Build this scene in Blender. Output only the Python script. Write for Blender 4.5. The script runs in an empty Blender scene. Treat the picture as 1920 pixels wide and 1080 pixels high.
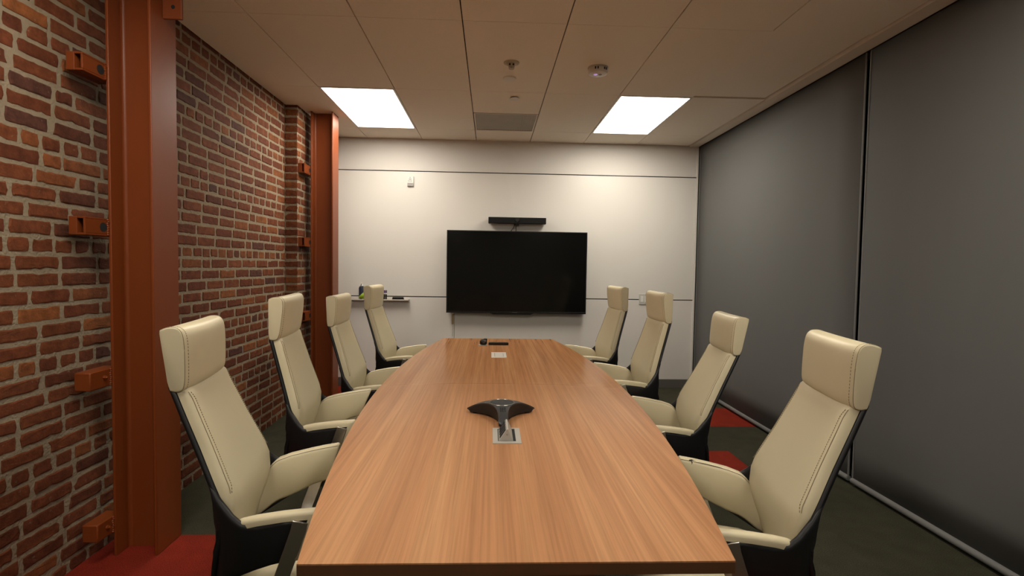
import bpy, bmesh, math, random
from mathutils import Vector, Matrix
random.seed(7)
C = bpy.context.scene.collection
S = bpy.context.scene
PI = math.pi
H = 2.811            # ceiling height
XL, XR, YB, YF = -1.87, 2.385, 5.99, -4.4   # brick face, shade plane, back wall face, wall behind the viewer

# ------------------------------------------------------------------ materials
def new_mat(name):
    m = bpy.data.materials.new(name); m.use_nodes = True
    return m, m.node_tree.nodes, m.node_tree.links, m.node_tree.nodes['Principled BSDF']

def mat(name, col, rough=.5, metal=0., spec=.5, noise=None, bump=None, coat=0., sheen=0.):
    """noise=(scale, amount)  bump=(scale, strength, distance)"""
    m, n, l, b = new_mat(name)
    b.inputs['Base Color'].default_value = (*col, 1)
    b.inputs['Roughness'].default_value = rough
    b.inputs['Metallic'].default_value = metal
    b.inputs['Specular IOR Level'].default_value = spec
    b.inputs['Coat Weight'].default_value = coat
    b.inputs['Sheen Weight'].default_value = sheen
    tc = n.new('ShaderNodeTexCoord')
    if noise:
        t = n.new('ShaderNodeTexNoise'); t.inputs['Scale'].default_value = noise[0]; t.inputs['Detail'].default_value = 5
        l.new(tc.outputs['Object'], t.inputs['Vector'])
        mx = n.new('ShaderNodeMix'); mx.data_type = 'RGBA'
        a = noise[1]
        mx.inputs['A'].default_value = (*[c * (1 - a) for c in col], 1)
        mx.inputs['B'].default_value = (*[min(1, c * (1 + a)) for c in col], 1)
        l.new(t.outputs['Fac'], mx.inputs['Factor']); l.new(mx.outputs['Result'], b.inputs['Base Color'])
    if bump:
        t = n.new('ShaderNodeTexNoise'); t.inputs['Scale'].default_value = bump[0]; t.inputs['Detail'].default_value = 4
        l.new(tc.outputs['Object'], t.inputs['Vector'])
        bp = n.new('ShaderNodeBump'); bp.inputs['Strength'].default_value = bump[1]; bp.inputs['Distance'].default_value = bump[2]
        l.new(t.outputs['Fac'], bp.inputs['Height']); l.new(bp.outputs['Normal'], b.inputs['Normal'])
    return m

def emit(name, col, s):
    m, n, l, b = new_mat(name)
    b.inputs['Base Color'].default_value = (.9, .9, .9, 1)
    b.inputs['Emission Color'].default_value = (*col, 1)
    b.inputs['Emission Strength'].default_value = s
    return m

LIGHT_COL = (1.0, .925, .80)
M = {}
M['leather'] = mat('cream leather', (.58, .512, .345), .40, spec=.4, noise=(3.5, .06), bump=(420, .12, .001))
M['stitch'] = mat('olive thread', (.21, .17, .10), .8)
M['shell'] = mat('black shell plastic', (.008, .008, .009), .42, spec=.4, bump=(600, .05, .0005))
M['blackp'] = mat('black plastic', (.006, .006, .006), .45, spec=.3)
M['chrome'] = mat('brushed chrome', (.55, .52, .50), .28, metal=1)
M['steelpaint'] = mat('rust red paint', (.185, .040, .008), .42, spec=.35, noise=(2.0, .10), bump=(60, .08, .001))
M['ceil'] = mat('ceiling tile', (.84, .765, .665), .9, spec=.2, noise=(120, .04), bump=(200, .15, .001))
M['ceilgap'] = mat('ceiling grid shadow gap', (.05, .035, .022), .9)
M['trim'] = mat('ceiling edge trim', (.74, .67, .58), .7)
M['wall'] = mat('painted wall', (.66, .63, .59), .6, noise=(1.3, .02))
M['board'] = mat('whiteboard surface', (.68, .655, .61), .35, noise=(1.5, .015))
M['dark'] = mat('dark recess', (.01, .01, .01), .9)
M['base'] = mat('grey vinyl baseboard', (.10, .095, .085), .6)
M['mortar'] = mat('mortar', (.275, .222, .155), .95, spec=.1, noise=(14, .22), bump=(90, .9, .006))
M['shade'] = mat('charcoal shade fabric', (.130, .130, .126), .85, spec=.15, noise=(.9, .03), bump=(900, .2, .0006))
M['shadehem'] = mat('shade hem fabric', (.16, .16, .155), .75, spec=.2)
M['glass'] = mat('dark window glass', (.006, .007, .008), .08)
M['rear'] = mat('rear wall paint', (.42, .39, .35), .6)
M['screen'] = mat('television glass', (.0030, .0030, .0027), .13, spec=.22)
M['bezel'] = mat('television bezel', (.004, .004, .0045), .28, spec=.45)
M['logo'] = mat('grey lettering', (.10, .10, .10), .4)
M['grille'] = mat('black speaker cloth', (.008, .008, .008), .75, spec=.2, bump=(800, .3, .0008))
M['alu'] = mat('brushed aluminium', (.42, .40, .355), .4, metal=.2)
M['alulight'] = mat('pale aluminium', (.66, .62, .56), .4, metal=.3)
M['white'] = mat('white plastic', (.72, .70, .66), .45)
M['offw'] = mat('ivory plastic', (.50, .45, .33), .5)
M['greyp'] = mat('grey plastic', (.30, .29, .27), .5)
M['lgrey'] = mat('light grey plastic', (.50, .49, .46), .5)
M['vent'] = mat('grey perforated vent', (.40, .375, .325), .7, noise=(6, .10))
M['phone'] = mat('charcoal phone plastic', (.035, .036, .037), .38, spec=.4)
M['phonedark'] = mat('phone grille', (.008, .009, .010), .5)
M['silver'] = mat('silver ring', (.75, .75, .73), .25, metal=.9)
M['green'] = mat('lime green label', (.28, .42, .02), .5)
M['navy'] = mat('navy label', (.015, .022, .05), .5)
M['purple'] = mat('purple cap', (.07, .02, .14), .5)
M['violet'] = emit('violet indicator light', (.55, .3, 1.), .5)
M['lampframe'] = mat('white lamp frame', (.80, .78, .74), .4)
M['lamp'] = emit('lit diffuser', LIGHT_COL, 17.5)
M['tan'] = mat('tan cable cover', (.38, .29, .17), .6)
M['felt'] = mat('black felt', (.006, .006, .006), .95, spec=.1)
M['floortile'] = None

def wood_mat():
    m, n, l, b = new_mat('red gum laminate')
    tc = n.new('ShaderNodeTexCoord')
    def stripes(sx, sy, detail, off):
        mp = n.new('ShaderNodeMapping'); mp.inputs['Scale'].default_value = (sx, sy, 1); mp.inputs['Location'].default_value = (off, off * .7, 0)
        l.new(tc.outputs['Object'], mp.inputs['Vector'])
        t = n.new('ShaderNodeTexNoise'); t.inputs['Scale'].default_value = 1; t.inputs['Detail'].default_value = detail
        t.inputs['Roughness'].default_value = .6; t.inputs['Distortion'].default_value = .25
        l.new(mp.outputs['Vector'], t.inputs['Vector'])
        return t
    wide = stripes(15, .40, 4, 3.1); fine = stripes(95, 1.1, 4, 9.7); hair = stripes(260, 4., 2, 1.7)
    r = n.new('ShaderNodeValToRGB'); e = r.color_ramp.elements
    e[0].position = .28; e[0].color = (.335, .157, .070, 1)
    e[1].position = .75; e[1].color = (.465, .250, .120, 1)
    x = e.new(.5); x.color = (.392, .192, .088, 1)
    l.new(wide.outputs['Fac'], r.inputs['Fac'])
    r2 = n.new('ShaderNodeValToRGB'); e2 = r2.color_ramp.elements
    e2[0].position = .33; e2[0].color = (.86, .84, .82, 1); e2[1].position = .62; e2[1].color = (1.10, 1.08, 1.06, 1)
    l.new(fine.outputs['Fac'], r2.inputs['Fac'])
    mx = n.new('ShaderNodeMix'); mx.data_type = 'RGBA'; mx.blend_type = 'MULTIPLY'; mx.inputs['Factor'].default_value = 1
    l.new(r.outputs['Color'], mx.inputs['A']); l.new(r2.outputs['Color'], mx.inputs['B'])
    r3 = n.new('ShaderNodeValToRGB'); e3 = r3.color_ramp.elements
    e3[0].position = .30; e3[0].color = (.82, .80, .78, 1); e3[1].position = .5; e3[1].color = (1, 1, 1, 1)
    l.new(hair.outputs['Fac'], r3.inputs['Fac'])
    mx2 = n.new('ShaderNodeMix'); mx2.data_type = 'RGBA'; mx2.blend_type = 'MULTIPLY'; mx2.inputs['Factor'].default_value = .5
    l.new(mx.outputs['Result'], mx2.inputs['A']); l.new(r3.outputs['Color'], mx2.inputs['B'])
    l.new(mx2.outputs['Result'], b.inputs['Base Color'])
    b.inputs['Specular IOR Level'].default_value = .12
    # satin laminate: the sheen tightens towards grazing incidence
    lw = n.new('ShaderNodeLayerWeight'); lw.inputs['Blend'].default_value = .5
    mr = n.new('ShaderNodeMapRange'); mr.inputs['From Min'].default_value = .66; mr.inputs['From Max'].default_value = .86; mr.interpolation_type = 'SMOOTHSTEP'
    mr.inputs['To Min'].default_value = .55; mr.inputs['To Max'].default_value = .11
    l.new(lw.outputs['Facing'], mr.inputs['Value']); l.new(mr.outputs['Result'], b.inputs['Roughness'])
    return m
M['wood'] = wood_mat()
M['woodedge'] = mat('table edge band', (.105, .042, .015), .5, noise=(9, .2))

def brick_mat():
    m, n, l, b = new_mat('old red brick')
    at = n.new('ShaderNodeAttribute'); at.attribute_name = 'tint'
    tc = n.new('ShaderNodeTexCoord')
    t = n.new('ShaderNodeTexNoise'); t.inputs['Scale'].default_value = 22; t.inputs['Detail'].default_value = 7; t.inputs['Roughness'].default_value = .68
    l.new(tc.outputs['Object'], t.inputs['Vector'])
    r = n.new('ShaderNodeValToRGB'); e = r.color_ramp.elements
    e[0].position = .30; e[0].color = (.55, .52, .50, 1); e[1].position = .68; e[1].color = (1.22, 1.2, 1.18, 1)
    l.new(t.outputs['Fac'], r.inputs['Fac'])
    mx = n.new('ShaderNodeMix'); mx.data_type = 'RGBA'; mx.blend_type = 'MULTIPLY'; mx.inputs['Factor'].default_value = 1
    l.new(at.outputs['Color'], mx.inputs['A']); l.new(r.outputs['Color'], mx.inputs['B'])
    # pale mortar smears
    t2 = n.new('ShaderNodeTexNoise'); t2.inputs['Scale'].default_value = 48; t2.inputs['Detail'].default_value = 6
    l.new(tc.outputs['Object'], t2.inputs['Vector'])
    r2 = n.new('ShaderNodeValToRGB'); r2.color_ramp.elements[0].position = .66; r2.color_ramp.elements[1].position = .80
    r2.color_ramp.elements[1].color = (.5, .5, .5, 1)
    l.new(t2.outputs['Fac'], r2.inputs['Fac'])
    mx2 = n.new('ShaderNodeMix'); mx2.data_type = 'RGBA'
    l.new(r2.outputs['Color'], mx2.inputs['Factor']); l.new(mx.outputs['Result'], mx2.inputs['A']); mx2.inputs['B'].default_value = (.28, .225, .16, 1)
    l.new(mx2.outputs['Result'], b.inputs['Base Color'])
    b.inputs['Roughness'].default_value = .85; b.inputs['Specular IOR Level'].default_value = .25
    t3 = n.new('ShaderNodeTexNoise'); t3.inputs['Scale'].default_value = 130; t3.inputs['Detail'].default_value = 5
    l.new(tc.outputs['Object'], t3.inputs['Vector'])
    bp = n.new('ShaderNodeBump'); bp.inputs['Strength'].default_value = .6; bp.inputs['Distance'].default_value = .003
    l.new(t3.outputs['Fac'], bp.inputs['Height']); l.new(bp.outputs['Normal'], b.inputs['Normal'])
    return m
M['brick'] = brick_mat()

def carpet_mat():
    m, n, l, b = new_mat('carpet tiles')
    tc = n.new('ShaderNodeTexCoord')
    t = n.new('ShaderNodeTexNoise'); t.inputs['Scale'].default_value = 260; t.inputs['Detail'].default_value = 3
    l.new(tc.outputs['Object'], t.inputs['Vector'])
    t1 = n.new('ShaderNodeTexNoise'); t1.inputs['Scale'].default_value = 9; t1.inputs['Detail'].default_value = 3
    l.new(tc.outputs['Object'], t1.inputs['Vector'])
    at = n.new('ShaderNodeAttribute'); at.attribute_name = 'tint'
    r = n.new('ShaderNodeValToRGB'); e = r.color_ramp.elements
    e[0].position = .32; e[0].color = (.45, .45, .45, 1); e[1].position = .68; e[1].color = (1.45, 1.45, 1.4, 1)
    l.new(t.outputs['Fac'], r.inputs['Fac'])
    r1 = n.new('ShaderNodeValToRGB'); e = r1.color_ramp.elements
    e[0].position = .3; e[0].color = (.86, .86, .86, 1); e[1].position = .7; e[1].color = (1.1, 1.1, 1.1, 1)
    l.new(t1.outputs['Fac'], r1.inputs['Fac'])
    a = n.new('ShaderNodeMix'); a.data_type = 'RGBA'; a.blend_type = 'MULTIPLY'; a.inputs['Factor'].default_value = 1
    l.new(at.outputs['Color'], a.inputs['A']); l.new(r.outputs['Color'], a.inputs['B'])
    c = n.new('ShaderNodeMix'); c.data_type = 'RGBA'; c.blend_type = 'MULTIPLY'; c.inputs['Factor'].default_value = 1
    l.new(a.outputs['Result'], c.inputs['A']); l.new(r1.outputs['Color'], c.inputs['B'])
    l.new(c.outputs['Result'], b.inputs['Base Color'])
    b.inputs['Roughness'].default_value = .95; b.inputs['Specular IOR Level'].default_value = .1
    bp = n.new('ShaderNodeBump'); bp.inputs['Strength'].default_value = .8; bp.inputs['Distance'].default_value = .004
    l.new(t.outputs['Fac'], bp.inputs['Height']); l.new(bp.outputs['Normal'], b.inputs['Normal'])
    return m
M['carpet'] = carpet_mat()

# ------------------------------------------------------------------ mesh helpers
class MB:
    def __init__(s): s.v = []; s.f = []
    def add(s, vs, fs):
        o = len(s.v); s.v += [tuple(x) for x in vs]; s.f += [tuple(i + o for i in f) for f in fs]
    def box(s, x0, x1, y0, y1, z0, z1):
        s.add([(x0,y0,z0),(x1,y0,z0),(x1,y1,z0),(x0,y1,z0),(x0,y0,z1),(x1,y0,z1),(x1,y1,z1),(x0,y1,z1)],
              [(0,3,2,1),(4,5,6,7),(0,1,5,4),(1,2,6,5),(2,3,7,6),(3,0,4,7)])
    def loft(s, rings, cap=True, closed=True):
        n = len(rings[0]); vs = [p for r in rings for p in r]; fs = []
        for i in range(len(rings) - 1):
            for j in range(n if closed else n - 1):
                a = i * n + j; b = i * n + (j + 1) % n
                fs.append((a, b, b + n, a + n))
        if cap and closed:
            fs.append(tuple(reversed(range(n)))); fs.append(tuple(range((len(rings) - 1) * n, len(rings) * n)))
        s.add(vs, fs)
    def lathe(s, prof, c=(0,0,0), n=28, axis='z'):
        rings = []
        for r, h in prof:
            ring = []
            for k in range(n):
                a = 2 * PI * k / n
                p = (r * math.cos(a), r * math.sin(a), h)
                if axis == 'y': p = (p[0], h, p[1])
                if axis == 'x': p = (h, p[0], p[1])
                ring.append((c[0] + p[0], c[1] + p[1], c[2] + p[2]))
            rings.append(ring)
        s.loft(rings)
    def tube(s, pts, r, n=8, cap=True):
        pts = [Vector(p) for p in pts]; rings = []
        for i, p in enumerate(pts):
            t = (pts[min(i + 1, len(pts) - 1)] - pts[max(i - 1, 0)]).normalized()
            u = t.cross(Vector((0, 0, 1)))
            if u.length < 1e-3: u = t.cross(Vector((1, 0, 0)))
            u.normalize(); w = t.cross(u)
            rr = r[i] if isinstance(r, (list, tuple)) else r
            rings.append([p + u * rr * math.cos(2 * PI * k / n) + w * rr * math.sin(2 * PI * k / n) for k in range(n)])
        s.loft(rings, cap)
    def build(s, name, m, parent=None, bevel=0, seg=2, smooth=35, solid=0, sub=0):
        me = bpy.data.meshes.new(name); me.from_pydata(s.v, [], s.f)
        bm = bmesh.new(); bm.from_mesh(me); bmesh.ops.recalc_face_normals(bm, faces=bm.faces); bm.to_mesh(me); bm.free()
        o = bpy.data.objects.new(name, me); C.objects.link(o)
        if m: me.materials.append(m)
        if smooth:
            me.polygons.foreach_set('use_smooth', [True] * len(me.polygons))
            me.set_sharp_from_angle(angle=math.radians(smooth))
        if solid:
            md = o.modifiers.new('solid', 'SOLIDIFY'); md.thickness = solid; md.offset = 0
        if sub:
            md = o.modifiers.new('sub', 'SUBSURF'); md.levels = sub; md.render_levels = sub
        if bevel:
            md = o.modifiers.new('bevel', 'BEVEL'); md.width = bevel; md.segments = seg; md.limit_method = 'ANGLE'; md.harden_normals = False
        if parent: o.parent = parent
        return o

def tag(o, label, cat, group=None, kind='thing'):
    o['label'] = label; o['category'] = cat; o['kind'] = kind
    if group: o['group'] = group
    return o
def struct(o, label=None):
    o['kind'] = 'structure'
    if label: o['label'] = label
    return o
def thing(name, label, cat, loc=(0, 0, 0), rz=0, group=None):
    o = bpy.data.objects.new(name, None); C.objects.link(o); o.location = loc; o.rotation_euler = (0, 0, rz)
    o.empty_display_size = .05
    return tag(o, label, cat, group)
def boxobj(name, m, parent, x0, x1, y0, y1, z0, z1, bevel=0, seg=2):
    b = MB(); b.box(x0, x1, y0, y1, z0, z1); return b.build(name, m, parent, bevel=bevel, seg=seg, smooth=35 if bevel else 0)
def lerp(a, b, t): return a + (b - a) * t
def interp(tab, z):
    """piecewise cubic-free interpolation on a list of (key, value...) rows"""
    tab = sorted(tab)
    if z <= tab[0][0]: return tab[0][1:] if len(tab[0]) > 2 else tab[0][1]
    for a, b in zip(tab, tab[1:]):
        if z <= b[0]:
            t = (z - a[0]) / (b[0] - a[0])
            r = [lerp(p, q, t) for p, q in zip(a[1:], b[1:])]
            return r if len(r) > 1 else r[0]
    return tab[-1][1:] if len(tab[-1]) > 2 else tab[-1][1]
def crom(pts, n=4):
    out = []; P = [Vector(p) for p in pts]
    for i in range(len(P) - 1):
        p0, p1, p2, p3 = P[max(i - 1, 0)], P[i], P[i + 1], P[min(i + 2, len(P) - 1)]
        for k in range(n):
            t = k / n
            out.append(.5 * ((2 * p1) + (p2 - p0) * t + (2 * p0 - 5 * p1 + 4 * p2 - p3) * t * t + (3 * p1 - p0 - 3 * p2 + p3) * t ** 3))
    out.append(P[-1]); return out

# ------------------------------------------------------------------ room shell
# floor: carpet tiles 0.61 m, olive with scattered red tiles
TX, TY = .02, 2.68
reds = {(-3, -1), (-4, -1), (-3, -2), (3, 3), (2, 1), (0, -3), (1, -3), (-3, 4), (-3, 5), (-2, 1), (0, 2)}
b = MB(); tints = []
for i in range(-5, 6):
    for j in range(-13, 8):
        x0, y0 = TX + i * .61, TY + j * .61
        xa, xb, ya, yb = max(x0, -2.0), min(x0 + .61, 2.5), max(y0, YF), min(y0 + .61, 6.05)
        if xb <= xa or yb <= ya: continue
        b.add([(xa, ya, 0), (xb, ya, 0), (xb, yb, 0), (xa, yb, 0), (xa, ya, -.05), (xb, ya, -.05), (xb, yb, -.05), (xa, yb, -.05)],
              [(0, 1, 2, 3), (7, 6, 5, 4), (0, 4, 5, 1), (1, 5, 6, 2), (2, 6, 7, 3), (3, 7, 4, 0)])
        k = random.uniform(.92, 1.08)
        tints += [((.20, .020, .010) if (i, j) in reds else (.045 * k, .043 * k, .028 * k))] * 8
fl = b.build('floor', M['carpet'], smooth=0)
at = fl.data.attributes.new('tint', 'FLOAT_COLOR', 'POINT')
for k, c in enumerate(tints): at.data[k].color = (*c, 1)
struct(fl)

# ceiling: 0.61 x 1.22 tegular tiles over a dark shadow gap
CX = [-2.014 + .61 * k for k in range(0, 8)]          # ... -1.404 -.794 -.184 .426 1.036 1.646 2.256
CX[0] = XL
CY = [3.086 + 1.22 * k for k in range(-6, 3)]   # -4.234 -3.014 -1.794 -.574 .646 1.866 3.086 4.306 5.526
CY[0] = YF; CY.append(YB)
LAMPS = [(1, 7), (5, 7), (1, 4), (5, 4), (1, 1), (5, 1)]              # (column, row) cells with luminaires
bt = MB()
VX = (-.184, .426); VY = (4.906, 5.526)
for i in range(7):
    for j in range(9):
        if (i, j) in LAMPS: continue
        x0, x1, y0, y1 = CX[i] + .0035, CX[i + 1] - .0035, CY[j] + .0015, CY[j + 1] - .0015
        if i == 0: x0 = XL + .012
        if (i, j) == (3, 7): y1 = VY[0] - .002
        dz = 0
        if (i, j) == (6, 6): dz = .010; x1 -= .005; y1 -= .006      # one tile pushed up in its grid
        bt.box(x0, x1, y0, y1, H + dz, H + dz + .016)
ceil = struct(bt.build('ceiling', M['ceil'], smooth=0))
cb = boxobj('ceiling_grid', M['ceilgap'], ceil, -2.05, 2.6, YF - .1, 6.1, H + .045, H + .07)
bt = MB(); bt.box(2.266, 2.372, YF, YB, H - .012, H + .03)
struct(bt.build('trim_1', M['trim'], smooth=0))

# brick wall on the left: every brick modelled in one mesh over a mortar bed
def brick_panel(name, origin, udir, ndir, ulen, parent=None, edge_headers=False, seed=1, e0=-.002, e1=-.001):
    rnd = random.Random(seed)
    V = []; F = []; T = []; MI = []
    O = Vector(origin); U = Vector(udir); N = Vector(ndir)
    def P(u, z, d): return tuple(O + U * u + Vector((0, 0, z)) + N * d)
    def quadgrid(nu, nz):
        o = len(V)
        for a in range(nu + 1):
            for c in range(nz + 1):
                V.append(P(ulen * a / nu, H * 1.005 * c / nz, 0)); T.append((0, 0, 0))
        for a in range(nu):
            for c in range(nz):
                q = o + a * (nz + 1) + c
                F.append((q, q + 1, q + nz + 2, q + nz + 1)); MI.append(0)
    quadgrid(max(2, int(ulen * 4)), 12)
    hc = .0716; headers = {0, 7, 13, 20, 26, 32, 38}
    pal = [((.142, .040, .0155), 7), ((.158, .047, .0175), 6), ((.120, .034, .0145), 4), ((.195, .063, .020), 1.6), ((.090, .034, .023), .7), ((.100, .030, .014), 1.2), ((.225, .077, .0235), .7)]
    cols = [c for c, w in pal]; ws = [w for c, w in pal]
    for i in range(-1, 40):
        zc0 = i * hc - .012; 
        if zc0 > H: break
        head = i in headers
        u = -rnd.uniform(0, .2) if head else (-.222 * (.5 if i % 2 else 0) - rnd.uniform(0, .05))
        if edge_headers: u = -.115 * (i % 2)
        while u < ulen:
            L = (.107 if head else .222) + rnd.uniform(-.010, .010)
            if not head and rnd.random() < .07: L = .107
            u0, u1 = u + .0068 + rnd.uniform(-.002, .003), u + L - .0068 + rnd.uniform(-.003, .002)
            u += L
            u0c, u1c = max(u0, -e0), min(u1, ulen + e1)
            if e1 > 0 and ulen - u1c < .045: u1c = ulen + e1
            if e0 > 0 and u0 < .004: u0c = -e0
            z0 = zc0 + .0074 + rnd.uniform(-.002, .002); z1 = zc0 + hc - .0074 + rnd.uniform(-.002, .002)
            z0 = max(z0, .0); z1 = min(z1, H + .01)
            if u1c - u0c < .02 or z1 - z0 < .02: continue
            col = rnd.choices(cols, ws)[0]; k = rnd.uniform(.9, 1.1); col = tuple(c * k for c in col)
            d = .0028 + rnd.uniform(-.0012, .0022)
            # outline with jitter, rounded corners and chips
            nU = max(2, int((u1c - u0c) / .022)); nZ = 3
            rc = rnd.uniform(.004, .014); pts = []
            def jit(a): return rnd.gauss(0, a)
            for s in range(nU + 1):
                t = s / nU; uu = lerp(u0c + rc * .6, u1c - rc * .6, t); pts.append((uu, z0 + abs(jit(.0023))))
            for s in range(1, nZ):
                t = s / nZ; pts.append((u1c - abs(jit(.0026)), lerp(z0 + rc * .5, z1 - rc * .5, t)))
            for s in range(nU + 1):
                t = s / nU; uu = lerp(u1c - rc * .6, u0c + rc * .6, t); pts.append((uu, z1 - abs(jit(.0023))))
            for s in range(1, nZ):
                t = s / nZ; pts.append((u0c + abs(jit(.0026)), lerp(z1 - rc * .5, z0 + rc * .5, t)))
            n = len(pts); cu = (u0c + u1c) / 2; cz = (z0 + z1) / 2
            if rnd.random() < .22:   # a chipped spot
                q = rnd.randrange(n)
                for dq in (-1, 0, 1):
                    a = pts[(q + dq) % n]; kk = .28 if dq == 0 else .12
                    pts[(q + dq) % n] = (a[0] + max(-.016, min(.016, (cu - a[0]) * kk)), a[1] + (cz - a[1]) * kk)
            o = len(V)
            def inset(p, e):
                return (p[0] + max(-e, min(e, (cu - p[0]) * .8)), p[1] + max(-e, min(e, (cz - p[1]) * .8)))
            for p in pts: V.append(P(p[0], p[1], -.002)); T.append(col)
            for p in pts: q = inset(p, .0008); V.append(P(q[0], q[1], d * .55)); T.append(col)
            for p in pts: q = inset(p, .006); V.append(P(q[0], q[1], d + rnd.uniform(-.0008, .0008))); T.append(col)
            for s in range(n):
                s2 = (s + 1) % n
                F.append((o + s, o + s2, o + n + s2, o + n + s)); MI.append(1)
                F.append((o + n + s, o + n + s2, o + 2 * n + s2, o + 2 * n + s)); MI.append(1)
            F.append(tuple(o + 2 * n + s for s in range(n))); MI.append(1)
    me = bpy.data.meshes.new(name); me.from_pydata(V, [], F)
    me.materials.append(M['mortar']); me.materials.append(M['brick'])
    me.polygons.foreach_set('material_index', MI)
    at = me.attributes.new('tint', 'FLOAT_COLOR', 'POINT')
    flat = []
    for c in T: flat += [*c, 1]
    at.data.foreach_set('color', flat)
    bm = bmesh.new(); bm.from_mesh(me); bmesh.ops.recalc_face_normals(bm, faces=bm.faces)
    # make sure faces look into the room
    bad = [f for f in bm.faces if f.normal.dot(N) < -.3]
    if bad: bmesh.ops.reverse_faces(bm, faces=bad)
    bm.to_mesh(me); bm.free()
    o = bpy.data.objects.new(name, me); C.objects.link(o)
    if parent: o.parent = parent
    return o
PIL_Y, PIL_X = 4.825, -1.757
wl = struct(boxobj('wall_left', M['mortar'], None, XL - .2, XL - .004, YF - .1, YB + .1, -.05, H + .05))
brick_panel('brick_face', (XL, YF, 0), (0, 1, 0), (1, 0, 0), PIL_Y - YF + .02, wl, seed=11)
pier = boxobj('brick_pier', M['mortar'], wl, XL - .003, PIL_X - .004, PIL_Y + .004, YB + .05, 0, H)
brick_panel('brick_face', (XL, PIL_Y, 0), (1, 0, 0), (0, -1, 0), PIL_X - XL, pier, True, seed=5, e1=.005)
brick_panel('brick_face', (PIL_X, PIL_Y, 0), (0, 1, 0), (1, 0, 0), YB - PIL_Y, pier, seed=6, e0=.004)

# wall behind the viewer and dark glazing behind the shades
struct(boxobj('wall_front', M['rear'], None, -2.0, 2.6, YF - .1, YF, -.02, H + .05))
wr = struct(boxobj('wall_right', M['rear'], None, 2.50, 2.6, YF, YB + .1, -.02, H + .05))
wn = struct(boxobj('window_1', M['glass'], None, 2.475, 2.498, YF + .05, YB - .05, .05, H - .02))
mb = MB()
for y in (-3.7, -2.1, -.5, 1.1, 2.7, 4.3):
    mb.box(2.450, 2.474, y - .03, y + .03, .05, H - .02)
mb.build('window_frame', M['blackp'], wn, smooth=0)

# back wall: painted bands above and below the whiteboard
wb = struct(boxobj('wall_back', M['dark'], None, -2.05, 2.6, YB + .012, YB + .12, -.02, H + .05))
Z1, Z2 = 1.031, 2.450; SG = .0055
mb = MB(); mb.box(PIL_X, 2.376, YB, YB + .012, Z2 + SG, H + .03)
mb.build('wall_panel', M['wall'], wb, smooth=0)
for xa, xb in ((PIL_X, -.4125), (-.4085, 2.376)):
    mb = MB(); mb.box(xa, xb, YB, YB + .012, .10, Z1 - SG); mb.build('wall_panel', M['wall'], wb, bevel=.001, smooth=0)
struct(boxobj('baseboard_back', M['base'], None, PIL_X, 2.376, YB - .008, YB + .012, 0, .10, bevel=.002))
struct(boxobj('trim_2', M['wall'], None, 2.356, 2.376, YB - .012, YB - .0005, .105, H - .012, bevel=.001))
wbd = boxobj('whiteboard', M['board'], None, PIL_X + .004, 2.355, YB - .003, YB + .011, Z1 + SG, Z2 - SG, bevel=.001)
tag(wbd, 'long white dry-erase board filling the back wall behind the television', 'whiteboard')

# ------------------------------------------------------------------ ceiling lamps and fittings
def lamp(i, j, label):
    x0, x1, y0, y1 = CX[i] + .003, CX[i + 1] - .003, CY[j] + .003, CY[j + 1] - .003
    t = thing('ceiling_light', label, 'light', ((x0 + x1) / 2, (y0 + y1) / 2, H), group='recessed ceiling lights')
    hx, hy = (x1 - x0) / 2, (y1 - y0) / 2; w = .016
    f = MB()
    f.box(-hx, hx, -hy, -hy + w, -.004, .03); f.box(-hx, hx, hy - w, hy, -.004, .03)
    f.box(-hx, -hx + w, -hy + w, hy - w, -.004, .03); f.box(hx - w, hx, -hy + w, hy - w, -.004, .03)
    f.build('frame', M['lampframe'], t, smooth=0)
    boxobj('diffuser', M['lamp'], t, -hx + w, hx - w, -hy + w, hy - w, .008, .014)
    return t
lamp(1, 7, 'lit rectangular ceiling light above the far steel column, brick-wall side')
lamp(5, 7, 'lit rectangular ceiling light toward the charcoal shades, right of the ceiling vent')
lamp(1, 4, 'lit rectangular ceiling light over the near end of the table, brick-wall side')
lamp(5, 4, 'lit rectangular ceiling light over the near end of the table, shade side')
lamp(1, 1, 'lit rectangular ceiling light behind the viewer, brick-wall side')
lamp(5, 1, 'lit rectangular ceiling light behind the viewer, shade side')

t = thing('ceiling_vent', 'square grey return-air vent in the ceiling above the television', 'vent', (.121, 5.212, H))
mb = MB(); w = .012
mb.box(-.300, .300, -.302, -.290, -.004, .02); mb.box(-.300, .300, .298, .310, -.004, .02)
mb.box(-.300, -.288, -.29, .298, -.004, .02); mb.box(.288, .300, -.29, .298, -.004, .02)
mb.build('frame', M['trim'], t, smooth=0)
mb = MB(); mb.box(-.288, .288, -.29, .298, .004, .012)
for k in range(23): mb.box(-.286 + k * .025, -.278 + k * .025, -.288, .296, .0005, .004)
mb.build('grille', M['vent'], t, smooth=0)
boxobj('damper', M['dark'], t, -.11, .07, -.12, .1, .0125, .02)

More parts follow.
